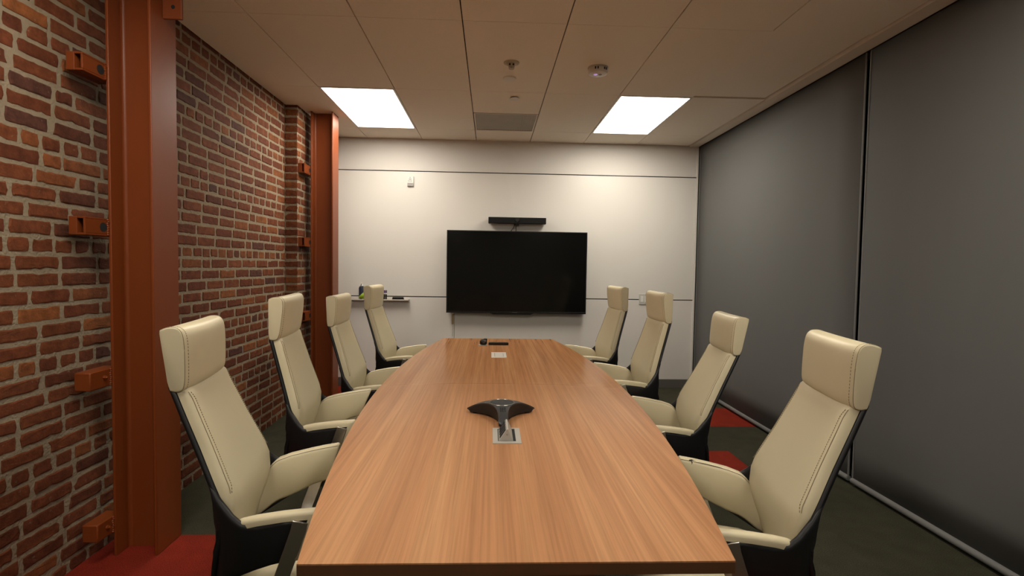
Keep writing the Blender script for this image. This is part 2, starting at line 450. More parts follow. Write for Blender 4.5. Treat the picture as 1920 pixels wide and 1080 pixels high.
t = thing('fire_sprinkler', 'small ivory sprinkler head on the ceiling, nearest of the three round fittings', 'sprinkler', (.124, 3.69, H))
mb = MB(); mb.lathe([(.0, 0), (.055, 0), (.054, -.005), (.034, -.010), (.022, -.026), (0, -.028)]); mb.build('escutcheon', M['offw'], t)
mb = MB(); mb.lathe([(0, -.028), (.007, -.028), (.007, -.040), (.018, -.041), (.018, -.044), (0, -.044)], n=16)
for sx in (-1, 1): mb.tube([(.016 * sx, 0, -.024), (.019 * sx, 0, -.034), (.012 * sx, 0, -.042)], .0025, 6)
mb.build('deflector', M['offw'], t)
mb = MB()
for sx in (-.013, .012): mb.lathe([(0, 0), (.006, 0), (.006, .008), (0, .008)], (sx, -.034, -.022), 10, 'y')
mb.build('vent_hole', M['dark'], t)
o = MB(); o.lathe([(0, .002), (.052, .002), (.052, -.004), (.047, -.009), (.02, -.012), (0, -.0125)]); o = o.build('cover_plate', M['white'])
o.location = (.121, 3.995, H); tag(o, 'shallow white disc on the ceiling between the sprinkler head and the small far cap', 'cover')
t = thing('concealed_sprinkler', 'small white cap hanging below the ceiling just before the grey vent', 'sprinkler', (.178, 4.44, H))
mb = MB(); mb.lathe([(0, .002), (.034, .002), (.034, -.006), (0, -.006)]); mb.build('collar', M['greyp'], t)
mb = MB(); mb.lathe([(0, -.007), (.042, -.009), (.044, -.012), (.040, -.015), (0, -.016)]); mb.build('cap', M['white'], t)
t = thing('smoke_detector', 'round white smoke detector with violet light, between table centre and right ceiling light', 'smoke detector', (.738, 3.735, H))
mb = MB(); mb.lathe([(0, .001), (.072, .001), (.072, -.008), (.066, -.012), (0, -.012)]); mb.build('base', M['lgrey'], t)
mb = MB(); mb.lathe([(0, -.012), (.068, -.012), (.070, -.030), (.064, -.044), (.05, -.050), (0, -.050)], n=36); mb.build('body', M['white'], t)
for a in (-115, -100, -60, -45):
    mb = MB(); r = math.radians(a); mb.box(.0685 * math.cos(r) - .004, .0685 * math.cos(r) + .004, .0685 * math.sin(r) - .004, .0685 * math.sin(r) + .004, -.030, -.014)
    mb.build('slot', M['dark'], t, smooth=0)
mb = MB(); mb.lathe([(0, -.049), (.014, -.0495), (.012, -.053), (0, -.054)], (-.018, -.01, 0), 14); mb.build('indicator', M['violet'], t)
mb = MB(); mb.lathe([(0, -.049), (.013, -.0495), (.011, -.053), (0, -.054)], (.015, -.01, 0), 14); mb.build('lens', M['greyp'], t)

# ------------------------------------------------------------------ steel columns
def hbeam_part(name, box, t, holes=None):
    return boxobj(name, M['steelpaint'], t, *box, bevel=.003)
def tube_bracket(t, x0, x1, y0, y1, z0, z1, kind):
    """short square tube lying along y against the flange"""
    w = .009
    b = MB()
    if kind == 'open':      # open near end, showing a dark slot; round hole in the room-side face
        b.box(x0, x0 + .035, y0, y1, z0, z1)
        b.box(x0 + .035, x1, y0, y1, z0, z0 + w); b.box(x0 + .035, x1, y0, y1, z1 - w, z1)
        b.box(x1 - w, x1, y0, y1, z0 + w, z1 - w); b.box(x0 + .035, x1 - w, y0 + .06, y1, z0 + w, z1 - w)
        o = b.build('support_bracket', M['steelpaint'], t, bevel=.002, smooth=0)
        h = MB(); h.lathe([(0, 0), (.021, 0), (.021, .0015), (0, .0015)], (x1 - .0005, y1 - .085, (z0 + z1) / 2), 24, 'x')
        h.build('hole', M['dark'], o, smooth=0)
        h = MB(); h.box(x0 + .035, x1 - w, y0 + .058, y0 + .0598, z0 + w, z1 - w); h.build('slot', M['dark'], o, smooth=0)
    else:
        b.box(x0, x1, y0, y1, z0, z1)
        o = b.build('support_bracket', M['steelpaint'], t, bevel=.005, smooth=35)
        h = MB(); h.lathe([(0, 0), (.010, 0), (.010, .007), (.006, .008), (.006, .018), (0, .018)], (x1, y1 - .095, (z0 + z1) / 2 + .005), 6, 'x')
        h.build('bolt', M['steelpaint'], o, smooth=0)
    h = MB(); rnd = random.Random(3)
    for k in range(9):
        zz = lerp(z0 + .006, z1 - .006, k / 8)
        h.lathe([(0, -.006), (.004, -.004), (.006, 0), (.004, .004), (0, .006)], (x1 + .002, y1 - .058 + rnd.uniform(-.002, .002), zz), 8)
    h.build('weld', M['steelpaint'], o)
    return o
def column(label, x0, x1, y0, y1, brackets, ztop, tab=None):
    t = thing('steel_column', label, 'column', (0, 0, 0), group='rust red steel columns')
    ym = (y0 + y1) / 2
    hbeam_part('flange', (x0, x0 + .013, y0, y1, 0, ztop), t)
    hbeam_part('flange', (x1 - .013, x1, y0, y1, 0, ztop), t)
    b = MB(); b.box(x0 + .013, x1 - .013, ym - .005, ym + .005, 0, ztop)
    for sx, xx in ((1, x0 + .013), (-1, x1 - .013)):
        for sy in (-1, 1):
            yy = ym + sy * .005
            arc = [(xx + sx * .014 * (1 - math.sin(a * PI / 8)), yy + sy * .014 * (1 - math.cos(a * PI / 8))) for a in range(5)]
            ring = [(xx, yy)] + arc
            b.loft([[(p[0], p[1], 0) for p in ring], [(p[0], p[1], ztop) for p in ring]])
    b.build('web', M['steelpaint'], t, smooth=40)
    for br in brackets: tube_bracket(t, *br)
    if tab:
        p = boxobj('splice_plate', M['steelpaint'], t, *tab, bevel=.002)
        for dz in (.055, .155):
            h = MB(); xm = (tab[0] + tab[1]) / 2 + .005
            h.lathe([(0, 0), (.009, 0), (.009, .0012), (0, .0012)], (xm, tab[2] - .0012, tab[4] + dz), 16, 'y')
            h.build('bolt_hole', M['trim'] if dz > .1 else M['dark'], p, smooth=0)
    return t
bx = (-1.832, -1.762)
column('rust red steel H column nearest the viewer, standing on red carpet against the brick wall', -1.762, -1.562, 2.487, 2.682,
       [(*bx, 2.352, 2.54, 2.213, 2.291, 'open'), (*bx, 2.349, 2.54, 1.508, 1.588, 'open'),
        (*bx, 2.360, 2.54, .815, .898, 'solid'), (*bx, 2.388, 2.54, .116, .197, 'solid')], H + .04,
       tab=(-1.562, -1.474, 2.578, 2.592, 2.54, H + .04))
bx2 = (-1.757, -1.697)
column('far rust red steel H column standing in the corner beside the whiteboard', -1.695, -1.489, 4.992, 5.172,
       [(*bx2, 4.84, 5.06, 2.215, 2.300, 'open'), (*bx2, 4.84, 5.06, 1.548, 1.632, 'open'),
        (*bx2, 4.86, 5.06, .86, .945, 'open')], H - .002)

# ------------------------------------------------------------------ roller shades
def shade(label, y0, y1):
    t = thing('roller_shade', label, 'roller shade', (XR, (y0 + y1) / 2, 0), group='charcoal roller shades')
    hy = (y1 - y0) / 2; b = MB(); n = 10
    rows = 14; vs = []
    for a in range(n + 1):
        for c in range(rows + 1):
            z = lerp(.05, H - .012, c / rows); u = a / n
            bow = .004 * math.sin(u * PI * 3 + z) * (1 - z / H)
            vs.append((bow, lerp(-hy, hy, u), z))
    fs = [(a * (rows + 1) + c, a * (rows + 1) + c + 1, (a + 1) * (rows + 1) + c + 1, (a + 1) * (rows + 1) + c) for a in range(n) for c in range(rows)]
    b.add(vs, fs); b.build('fabric', M['shade'], t, solid=.002, smooth=60)
    b = MB(); b.lathe([(0, -hy), (.014, -hy), (.019, -hy + .004), (.019, hy - .004), (.014, hy), (0, hy)], (0, 0, .032), 20, 'y')
    b.build('hem_bar', M['shadehem'], t)
    for s in (-1, 1):
        boxobj('edge_hem', M['shadehem'], t, -.004, .003, s * hy - (.013 if s > 0 else 0), s * hy + (.013 if s < 0 else 0), .05, H - .014, bevel=.001)
    return t
shade('charcoal roller shade beside the whiteboard, drawn down to the carpet', 3.302, 5.965)
shade('charcoal roller shade nearest the viewer, drawn down to the carpet', YF + .03, 3.272)

# ------------------------------------------------------------------ television, camera bar, wall items
t = thing('television', 'large black flat television mounted on the whiteboard wall, switched off', 'television', (.295, 5.88, 1.326))
bz = MB(); W, Hh = .791, .4635
rot = Matrix.Rotation(math.radians(.15), 4, 'Y')
bz.box(-W, W, .012, .05, -Hh, Hh)
e = .011
bz.box(-W, W, 0, .014, Hh - e, Hh); bz.box(-W, W, 0, .014, -Hh, -Hh + .020); bz.box(-W, -W + e, 0, .014, -Hh + .02, Hh - e); bz.box(W - e, W, 0, .014, -Hh + .02, Hh - e)
bz.build('bezel', M['bezel'], t, bevel=.002, smooth=0)
boxobj('screen', M['screen'], t, -W + e, W - e, .004, .012, -Hh + .020, Hh - e)
mb = MB()
mb.add([(-.30, .004, -Hh), (.20, .004, -Hh), (.16, .004, -Hh - .014), (-.26, .004, -Hh - .014), (-.30, .04, -Hh), (.20, .04, -Hh), (.16, .04, -Hh - .014), (-.26, .04, -Hh - .014)],
       [(0, 1, 2, 3), (7, 6, 5, 4), (0, 4, 5, 1), (1, 5, 6, 2), (2, 6, 7, 3), (3, 7, 4, 0)])
mb.build('sensor_strip', M['bezel'], t, bevel=.002, smooth=0)
mb = MB()
for k in range(7): mb.box(.000 - .027 + k * .0085 - .02, -.027 + k * .0085 + .006 - .02, -.0012, .0002, -Hh + .007, -Hh + .014)
mb.build('logo', M['logo'], t, smooth=0)
mb = MB(); mb.box(-W + .12, W - .12, .05, .075, -Hh + .06, Hh - .1); mb.build('back_cover', M['blackp'], t, bevel=.01, smooth=0)
mb = MB(); mb.box(-.28, .28, .075, .107, -.2, .2); mb.build('wall_mount', M['blackp'], t, smooth=0)
t = thing('video_bar', 'black camera sound bar fixed to the whiteboard above the television', 'sound bar', (.290, 5.88, 1.910))
mb = MB(); mb.box(-.325, .325, 0, .085, -.036, .034); mb.build('body', M['blackp'], t, bevel=.006, seg=3)
boxobj('grille', M['grille'], t, -.321, -.022, -.003, .004, -.032, .030, bevel=.001)
boxobj('grille', M['grille'], t, .022, .321, -.003, .004, -.032, .030, bevel=.001)
mb = MB(); mb.lathe([(0, -.014), (.016, -.014), (.021, -.010), (.021, .004), (0, .004)], (0, 0, 0), 24, 'y'); mb.build('lens', M['bezel'], t)
mb = MB(); mb.box(-.022, .022, .02, .107, -.058, -.034); mb.build('bracket', M['blackp'], t, bevel=.003, smooth=0)
for pts in ([(-.028, .05, -.034), (-.035, .052, -.07), (-.055, .055, -.10), (-.075, .055, -.128), (-.078, .056, -.16)], [(-.012, .05, -.034), (-.012, .052, -.08), (-.011, .056, -.16)]):
    mb = MB(); mb.tube(crom(pts, 4), .0042, 8); mb.build('cable', M['blackp'], t)

t = thing('wall_sensor', 'small white rectangular sensor box high on the whiteboard, left of the television', 'sensor', (-.918, YB - .003, 2.333))
mb = MB(); mb.box(-.036, .036, -.022, 0, -.056, .056); mb.build('body', M['white'], t, bevel=.004)
boxobj('window', M['greyp'], t, -.033, .033, -.024, -.021, -.053, -.018, bevel=.001)
mb = MB(); mb.lathe([(0, -.0235), (.006, -.0235), (.006, -.021), (0, -.021)], (-.004, 0, .042), 16, 'y'); mb.build('indicator', M['greyp'], t, smooth=0)
mb = MB()
mb.box(-.018, .012, -.0232, -.0215, .018, .028)
for k, w in enumerate((.048, .05)): mb.box(-.028, -.028 + w, -.0232, -.0215, .004 - k * .009, .008 - k * .009)
mb.build('lettering', M['greyp'], t, smooth=0)
t = thing('light_switch', 'pale grey double switch plate on the back wall right of the television', 'switch', (1.780, YB - .003, 1.037))
mb = MB(); mb.box(-.058, .058, -.007, 0, -.062, .062); mb.build('plate', M['lgrey'], t, bevel=.003)
for s in (-.024, .024): boxobj('rocker', M['white'], t, s - .016, s + .016, -.011, -.006, -.034, .034, bevel=.002)
t = thing('cable_clip', 'short tan cable cover on the wall just below the television', 'cable cover', (-.428, YB + .0015, .78))
boxobj('cover', M['tan'], t, -.012, .012, -.014, 0, -.06, .06, bevel=.003); boxobj('cable', M['lgrey'], t, -.004, .004, -.008, 0, -.20, -.06, bevel=.002)

t = thing('marker_tray', 'narrow aluminium marker tray on the wall under the whiteboard', 'tray', (-1.24, YB - .003, .995))
mb = MB(); mb.box(-.318, .318, -.062, 0, -.006, 0); mb.box(-.318, .318, -.068, -.062, -.008, .006); mb.box(-.318, .318, -.005, 0, -.022, .010)
mb.build('shelf', M['alulight'], t, bevel=.001, smooth=0)
mb = MB(); mb.box(-.320, -.3175, -.068, 0, -.022, .006); mb.build('end_cap', M['greyp'], t, smooth=0)
mb = MB(); mb.box(.3175, .320, -.068, 0, -.022, .006); mb.build('end_cap', M['greyp'], t, smooth=0)
t = thing('spray_bottle', 'navy and lime whiteboard cleaner bottle standing on the marker tray', 'bottle', (-1.452, 5.950, .995))
mb = MB(); mb.lathe([(0, 0), (.030, 0), (.032, .004), (.032, .125), (.028, .142), (.014, .152), (0, .152)], n=24); mb.build('body', M['navy'], t)
mb = MB()
rings = []
for k in range(13):
    a = math.radians(-150 + k * 12.5)
    top = .03 + .07 * (k / 12)
    rings.append([(.0325 * math.cos(a), .0325 * math.sin(a), .008), (.0325 * math.cos(a), .0325 * math.sin(a), top)])
mb.loft(rings, cap=False, closed=False); mb.build('label', M['green'], t, solid=.0006)
mb = MB(); mb.lathe([(0, .150), (.014, .150), (.014, .168), (.008, .172), (.007, .188), (0, .190)], n=16); mb.box(-.004, .004, -.026, 0, .176, .186); mb.build('nozzle', M['white'], t)
for k, (dx, c, lab) in enumerate(((-1.179, 'purple', 'purple-capped dry-erase marker standing upright on the marker tray, nearest the eraser'),
                                  (-1.203, 'purple', 'purple-capped dry-erase marker upright on the tray, half hidden by the farthest left headrest'))):
    t = thing('dry_erase_marker', lab, 'marker', (dx, 5.948 + .012 * k, .995), group='markers on the tray')
    mb = MB(); mb.lathe([(0, 0), (.008, 0), (.009, .003), (.009, .062), (0, .062)], n=16); mb.build('barrel', M['blackp'], t)
    mb = MB(); mb.lathe([(0, .062), (.0092, .062), (.0092, .076), (0, .076)], n=16); mb.build('sleeve', M['white'], t)
    mb = MB(); mb.lathe([(0, .076), (.0095, .076), (.0085, .106), (0, .108)], n=16); mb.build('cap', M[c], t)
t = thing('board_eraser', 'black felt whiteboard eraser lying at the end of the marker tray', 'eraser', (-1.045, 5.950, .995))
boxobj('pad', M['felt'], t, -.064, .064, -.022, .022, 0, .014, bevel=.002); boxobj('handle', M['blackp'], t, -.062, .062, -.020, .020, .014, .031, bevel=.005)

# ------------------------------------------------------------------ table
TX0, TYA, TYB, TH, TT = .074, 1.138, 4.70, .740, .030
def halfw(y): return .663 - .171 * ((y - 2.92) / 1.78) ** 2
tb = thing('conference_table', 'long boat-shaped wood conference table in the middle of the room', 'table', (TX0, 2.92, 0))
def top_half(ya, yb):
    ring = []
    n = 24
    for k in range(n + 1): y = lerp(ya, yb, k / n); ring.append((halfw(y), y - 2.92))
    for k in range(n + 1): y = lerp(yb, ya, k / n); ring.append((-halfw(y), y - 2.92))
    return ring
for ya, yb in ((TYA, 2.9215), (2.9225, TYB)):
    r = top_half(ya, yb)
    b = MB(); b.loft([[(x, y, TH - .0035) for x, y in r], [(x, y, TH) for x, y in r]]); o = b.build('tabletop', M['wood'], tb, smooth=0)
    b = MB(); b.loft([[(x, y, TH - TT) for x, y in r], [(x, y, TH - .0035) for x, y in r]]); b.build('edge_band', M['woodedge'], o, smooth=0)
for yy in (-1.15, 0, 1.15):
    mb = MB(); mb.box(-.30, .30, yy - .02, yy + .02, .03, TH - TT); mb.build('leg', M['woodedge'], tb, bevel=.003, smooth=0)
    mb = MB(); mb.box(-.34, .34, yy - .05, yy + .05, 0, .03); mb.build('foot', M['blackp'], tb, bevel=.004, smooth=0)
mb = MB(); mb.box(-.015, .015, -1.13, 1.13, .30, .62); mb.build('modesty_panel', M['woodedge'], tb, smooth=0)

# items on the table
t = thing('conference_phone', 'charcoal three-armed conference phone in the middle of the table', 'phone', (.056, 2.262, TH), math.radians(1.5))
mb = MB(); NA, NR = 96, 14
OUT = []
RT, HW, RM = .168, .021, .056
for k in range(3):
    a0 = -PI / 2 + k * 2 * PI / 3
    def rotp(x, y, a): return (x * math.cos(a) - y * math.sin(a), x * math.sin(a) + y * math.cos(a))
    for yy, xx in ((-HW, RT - .010), (-HW * .85, RT - .003), (-HW * .45, RT), (0, RT + .001), (HW * .45, RT), (HW * .85, RT - .003)): OUT.append(rotp(xx, yy, a0))
    # concave arc to the next arm, drawn in the frame of the bisector
    p1 = rotp(RT - .010, HW, -PI / 3)                                   # corner seen from the bisector
    px, py = p1; D = (px * px + py * py - RM * RM) / (2 * (px - RM)); rho = D - RM
    t0 = math.atan2(py, px - D); t0 = t0 if t0 < 0 else t0 - 2 * PI
    for q in range(24):
        tt = t0 + (-2 * PI - 2 * t0) * q / 23
        OUT.append(rotp(D + rho * math.cos(tt), rho * math.sin(tt), a0 + PI / 3))
NA = len(OUT)
def Zr(q): return .066 - .046 * (q / .168) ** 2.3
rings = []
for i in range(NR + 1):
    f = max(i / NR, .002); ring = []
    for k in range(NA):
        ox, oy = OUT[k]; q = math.hypot(ox, oy) * f
        ring.append((ox * f, oy * f, min(Zr(q), .0615) if q < .052 else Zr(q)))
    rings.append(ring)
rim = []
for k in range(NA):
    ox, oy = OUT[k]; q = math.hypot(ox, oy); rim.append((ox * 1.005, oy * 1.005, Zr(q) - .004))
rings.append(rim)
rings.append([(x * .97, y * .97, z - .002) for x, y, z in rim])
mb.loft(rings); mb.build('body', M['phone'], t, smooth=50)
mb = MB(); rings = []
for sc, hz in ((.985, .97), (.955, .72), (.93, .40), (.92, .10)):
    ring = []
    for k in range(NA):
        ox, oy = OUT[k]; q = math.hypot(ox, oy); ring.append((ox * sc, oy * sc, .004 + (Zr(q) - .008) * hz))
    rings.append(ring)
mb.loft(rings); mb.build('base', M['phonedark'], t, smooth=50)
mb = MB(); mb.lathe([(0, .0612), (.052, .0612), (.052, .0645), (.035, .0632), (0, .0625)], n=40); mb.build('speaker_grille', M['phonedark'], t)
mb = MB(); mb.tube([(.0535 * math.cos(2 * PI * k / 48), .0535 * math.sin(2 * PI * k / 48), .0640) for k in range(49)], .0013, 6, cap=False); mb.build('ring', M['silver'], t)
mb = MB()
for r in range(4):
    for c in range(3): mb.box(-.012 + c * .009, -.006 + c * .009, -.074 - r * .009, -.068 - r * .009, .046 - r * .004, Zr(.071 + r * .009) + .0012)
mb.build('key', M['phonedark'], t, smooth=0)
for a in (-90, 30, 150):
    r = math.radians(a)
    mb = MB(); mb.lathe([(0, 0), (.011, 0), (.011, .010), (0, .010)], (.135 * math.cos(r), .135 * math.sin(r), 0), 12); mb.build('foot', M['phonedark'], t)
t = thing('power_box', 'open pop-up aluminium power box set in the table before the conference phone', 'power outlet', (.070, 2.005, TH))
mb = MB(); a, c = .054, .093
mb.box(-a, a, -c, -.070, 0, .003); mb.box(-a, a, .080, c, 0, .003); mb.box(-a, -.034, -.07, .08, 0, .003); mb.box(.034, a, -.07, .08, 0, .003)
mb.build('frame', M['alu'], t, smooth=0)
boxobj('recess', M['dark'], t, -.034, .034, -.07, .08, .0002, .0010)
mb = MB()
y0, y1 = -.066, .068
pr = [(-.032, .001), (.024, .001), (.004, .046), (-.001, .047)]
mb.loft([[(x, y0, z) for x, z in pr], [(x, y1, z) for x, z in pr]]); mb.build('outlet_block', M['alu'], t, bevel=.0015, smooth=0)
mb.v = []; mb.f = []
for k in range(4):
    ya = y0 + .010 + k * .031; yb = ya + .022
    def on(u): return (lerp(-.032, -.001, u), lerp(.001, .047, u))
    (xa, za), (xb, zb) = on(.18), on(.86)
    nx, nz = -.0012, .0008
    b = MB(); b.add([(xa + nx, ya, za + nz), (xa + nx, yb, za + nz), (xb + nx, yb, zb + nz), (xb + nx, ya, zb + nz), (xa - nx, ya, za - nz), (xa - nx, yb, za - nz), (xb - nx, yb, zb - nz), (xb - nx, ya, zb - nz)],
          [(0, 1, 2, 3), (7, 6, 5, 4), (0, 4, 5, 1), (1, 5, 6, 2), (2, 6, 7, 3), (3, 7, 4, 0)])
    b.build('socket', M['dark'], t, smooth=0)
mb = MB(); mb.lathe([(0, -.0012), (.004, -.0012), (.004, 0), (0, 0)], (.0, y0 - .0006, .027), 12, 'y'); mb.build('screw', M['greyp'], t, smooth=0)
t = thing('power_box', 'closed aluminium power box lid flush in the far end of the table', 'power outlet', (.068, 3.835, TH))
mb = MB(); mb.box(-.055, .055, -.112, -.085, 0, .003); mb.box(-.055, .055, .085, .112, 0, .003); mb.box(-.055, -.031, -.085, .085, 0, .003); mb.box(.033, .055, -.085, .085, 0, .003)
mb.build('frame', M['alulight'], t, smooth=0)
boxobj('recess', M['dark'], t, -.031, .033, -.085, .085, .0002, .0008)
boxobj('lid', M['alulight'], t, -.029, .031, -.083, .083, .001, .0045, bevel=.001)
t = thing('remote_bar', 'slim black bar lying across the far end of the table', 'remote', (.072, 4.33, TH))
boxobj('body', M['blackp'], t, -.083, .083, -.018, .018, 0, .021, bevel=.004); boxobj('window', M['bezel'], t, -.05, .05, -.0185, -.017, .005, .015)
t = thing('desk_device', 'small rounded black gadget beside the black bar on the table', 'device', (-.053, 4.30, TH), math.radians(8))
boxobj('base', M['greyp'], t, -.036, .030, -.035, .035, 0, .006, bevel=.002)
mb = MB(); mb.lathe([(0, .006), (.024, .006), (.031, .018), (.030, .036), (.020, .048), (0, .050)], n=20); mb.build('body', M['blackp'], t)
boxobj('fin', M['blackp'], t, .004, .030, -.008, .022, .03, .055, bevel=.003)
mb = MB(); mb.lathe([(0, -.006), (.011, -.006), (.013, 0), (0, 0)], (-.002, -.0285, .032), 16, 'y'); mb.build('lens', M['phone'], t)

# ------------------------------------------------------------------ chairs
BX = [(.38, -.322), (.42, -.328), (.50, -.314), (.56, -.298), (.61, -.288), (.66, -.293), (.72, -.317), (.83, -.361), (.93, -.400), (1.025, -.436)]
BW = [(.38, .175), (.40, .198), (.43, .218), (.47, .232), (.52, .242), (.60, .250), (.66, .248), (.70, .240), (.83, .216), (1.025, .190)]
def make_chair(label, x, y, rz, dz, tau, worn=False):
    t = thing('office_chair', label, 'chair', (x, y, 0), rz, group='cream high-back chairs around the table')
    def W(p):
        px, py, pz = p
        return (px - tau * max(0, pz - .60), py, pz + dz)
    def mbw(b): b.v = [W(p) for p in b.v]; return b
    # black shell: reclined back plate plus side wings that carry the arms
    b = MB(); rows = 26; cols = 10; vs = []
    zs = [lerp(.382, 1.025, k / rows) for k in range(rows + 1)]
    for z in zs:
        w = interp(BW, z); xe = interp(BX, z)
        for c in range(cols + 1):
            u = -1 + 2 * c / cols
            rnd = 0
            vs.append((xe - .024 * (1 - u * u), u * (w - rnd), z + rnd))
    b.add(vs, [(r * (cols + 1) + c, r * (cols + 1) + c + 1, (r + 1) * (cols + 1) + c + 1, (r + 1) * (cols + 1) + c) for r in range(rows) for c in range(cols)])
    wing = [  # x_top, y_top, z_top, x_bot, y_bot, z_bot
        (None,), (-.312, .238, .712, -.314, .208, .416), (-.294, .2465, .686, -.300, .219, .420), (-.274, .256, .664, -.282, .226, .426), (-.255, .264, .642, -.258, .235, .438),
        (-.230, .270, .620, -.228, .246, .453), (-.185, .277, .614, -.192, .258, .470), (-.11, .288, .626, -.145, .274, .489), (-.032, .3005, .634, -.088, .291, .506)]
    for s in (-1, 1):
        vs = []; nr = 9
        for wg in wing:
            for r in range(nr + 1):
                f = r / nr
                if wg[0] is None:
                    z = lerp(.41, .75, f); vs.append((interp(BX, z) - .006, s * (interp(BW, z) - .009), z))
                else:
                    bul = .006 * math.sin(f * PI)
                    vs.append((lerp(wg[3], wg[0], f), s * (lerp(wg[4], wg[1], f) + bul), lerp(wg[5], wg[2], f)))
        b.add(vs, [(k * (nr + 1) + r, k * (nr + 1) + r + 1, (k + 1) * (nr + 1) + r + 1, (k + 1) * (nr + 1) + r) for k in range(len(wing) - 1) for r in range(nr)])
    mbw(b).build('shell', M['shell'], t, solid=.013, smooth=50)
    # back cushion
    b = MB(); rings = []
    zs = [.425, .432, .445] + [lerp(.47, 1.0, k / 22) for k in range(23)] + [1.012, 1.016]
    PW = [(.42, .165), (.45, .190), (.52, .212), (.60, .228), (.66, .236), (.72, .230), (.83, .208), (1.02, .184)]
    for z in zs:
        w = interp(PW, z); xe = interp(BX, z)
        e = min(1, max(.25, (z - .415) / .03)) * min(1, max(.25, (1.022 - z) / .012))
        full = min(1, max(.0, (z - .50) / .20))           # squared side gusset above the arms, soft edge below
        dl = lerp(.016, .036, full); df = lerp(.036, .047, full); dc = .052
        g = full * full; sec = [(-1, .008), (-1, dl * .6), (-1 + lerp(.010, .003, g) / w, dl), (-1 + lerp(.018, .0075, g) / w, lerp(.026, .0425, g)), (-1 + lerp(.030, .022, g) / w, df), (-.70, df + .002), (-.35, dc - .001), (0, dc)]
        sec = sec + [(-u, d) for u, d in reversed(sec[:-1])]
        nx, nz = (.93, .36) if z > .64 else (lerp(.99, .93, min(1, max(0, (z - .58) / .06))), lerp(.0, .36, min(1, max(0, (z - .58) / .06))))
        ring = []
        for u, d in sec:
            d2 = d * e
            ring.append((xe - .024 * (1 - u * u) * .6 + d2 * nx, u * w, z + d2 * nz * .6))
        rings.append(ring)
    b.loft(rings)
    back = mbw(b).build('backrest', M['leather'], t, smooth=44)
    # seams of the back cushion
    for s in (-1, 1):
        line = []
        line2 = []
        for k in range(44):
            z = lerp(.690, .998, k / 43); w = interp(PW, z); xe = interp(BX, z)
            cv = max(0, (.715 - z) / .025) ** 2 + max(0, (z - .965) / .033) ** 2 * .7     # ends curl to the edge
            for ln, e, d in ((line, .020, .0475), (line2, .0068, .0427)):
                e2 = e * max(.15, 1 - cv); u = 1 - e2 / w; dd = d - .004 * min(1, cv)
                ln.append((xe - .024 * (1 - u * u) * .6 + dd * .93, s * u * w, z + dd * .36 * .6))
        st = MB()
        for k in range(0, len(line) - 1): 
            a, c = Vector(line[k]), Vector(line[k + 1]); st.tube([a, a.lerp(c, .62)], .0011, 4)
        mbw(st).build('stitching', M['stitch'], back)
        st = MB(); st.tube(line2, .0010, 5); mbw(st).build('seam', M['stitch'], back)
    # headrest: D-shaped bolster
    prof = crom([(-.436, 1.012, 0), (-.418, 1.0085, 0), (-.404, 1.014, 0), (-.397, 1.034, 0), (-.3945, 1.07, 0), (-.3935, 1.11, 0), (-.3935, 1.150, 0), (-.397, 1.183, 0), (-.406, 1.200, 0), (-.420, 1.206, 0), (-.440, 1.205, 0), (-.4575, 1.198, 0)], 4)
    prof = [(p[0], p[1]) for p in prof] + [(-.4585, 1.188), (-.4535, 1.14), (-.448, 1.09), (-.443, 1.04), (-.438, 1.018)]
    cx, cz = -.428, 1.105
    b = MB(); rings = []
    half = [(.1940, .955, 0), (.1935, .985, 0), (.1920, 1, 0), (.1885, 1.005, .0025), (.181, 1.008, .006), (.167, 1.008, .010), (.135, 1.006, .014), (.09, 1.004, .017), (.045, 1.002, .0185)]
    stns = [(-y, sc, bl) for y, sc, bl in half] + [(0, 1.002, .019)] + list(reversed(half))
    for yy, sc, bul in stns:
        ring = []
        for px, pz in prof:
            q = max(0, min(1, (px + .4585) / .062))
            ring.append((cx + (px - cx) * sc + bul * q, yy, cz + (pz - cz) * sc))
        rings.append(ring)
    b.loft(rings)
    hd = mbw(b).build('headrest', M['leather'], t, smooth=48)
    fr = [p for p in prof[2:46]]
    def hp(p, yy, off):
        bl = interp([(y, bb) for y, sc, bb in half], abs(yy)); sc = interp([(y, q) for y, q, bb in half], abs(yy))
        q = max(0, min(1, (p[0] + .4585) / .062)); k = sc + off
        return Vector((cx + (p[0] - cx) * k + bl * q, yy, cz + (p[1] - cz) * k))
    for s in (-1, 1):
        st = MB()
        for k in range(len(fr) - 1):
            a, c = hp(fr[k], s * .180, .004), hp(fr[k + 1], s * .180, .004)
            n = max(1, round((c - a).length / .009))
            for q in range(n): st.tube([a.lerp(c, q / n), a.lerp(c, (q + .6) / n)], .0011, 4)
        mbw(st).build('stitching', M['stitch'], hd)
        st = MB(); st.tube([hp(p, s * .1915, .001) for p in fr], .0010, 5); mbw(st).build('seam', M['stitch'], hd)
    # arms: upholstered panels wrapping over the wing tops
    stn = [  # x, yi, zbot, ztop, lip(0/1), full-depth
        (-.318, .188, .424, .470, 0, 0), (-.305, .196, .420, .516, 0, 0), (-.288, .206, .428, .560, 0, 0), (-.270, .216, .440, .592, 0, 0), (-.252, .226, .452, .613, 0, 0),
        (-.238, .232, .459, .624, .4, 0), (-.228, .236, .463, .629, 1, 0), (-.185, .247, .474, .640, 1, 0), (-.11, .259, .492, .651, 1, 0), (-.065, .267, .502, .656, 1, 0), (-.026, .273, .508, .659, 1, 0),
        (-.022, .2735, .509, .659, 1, 1), (-.008, .275, .512, .6605, 1, 1), (-.0025, .2757, .514, .658, .95, 1), (0, .277, .520, .652, .8, 1)]
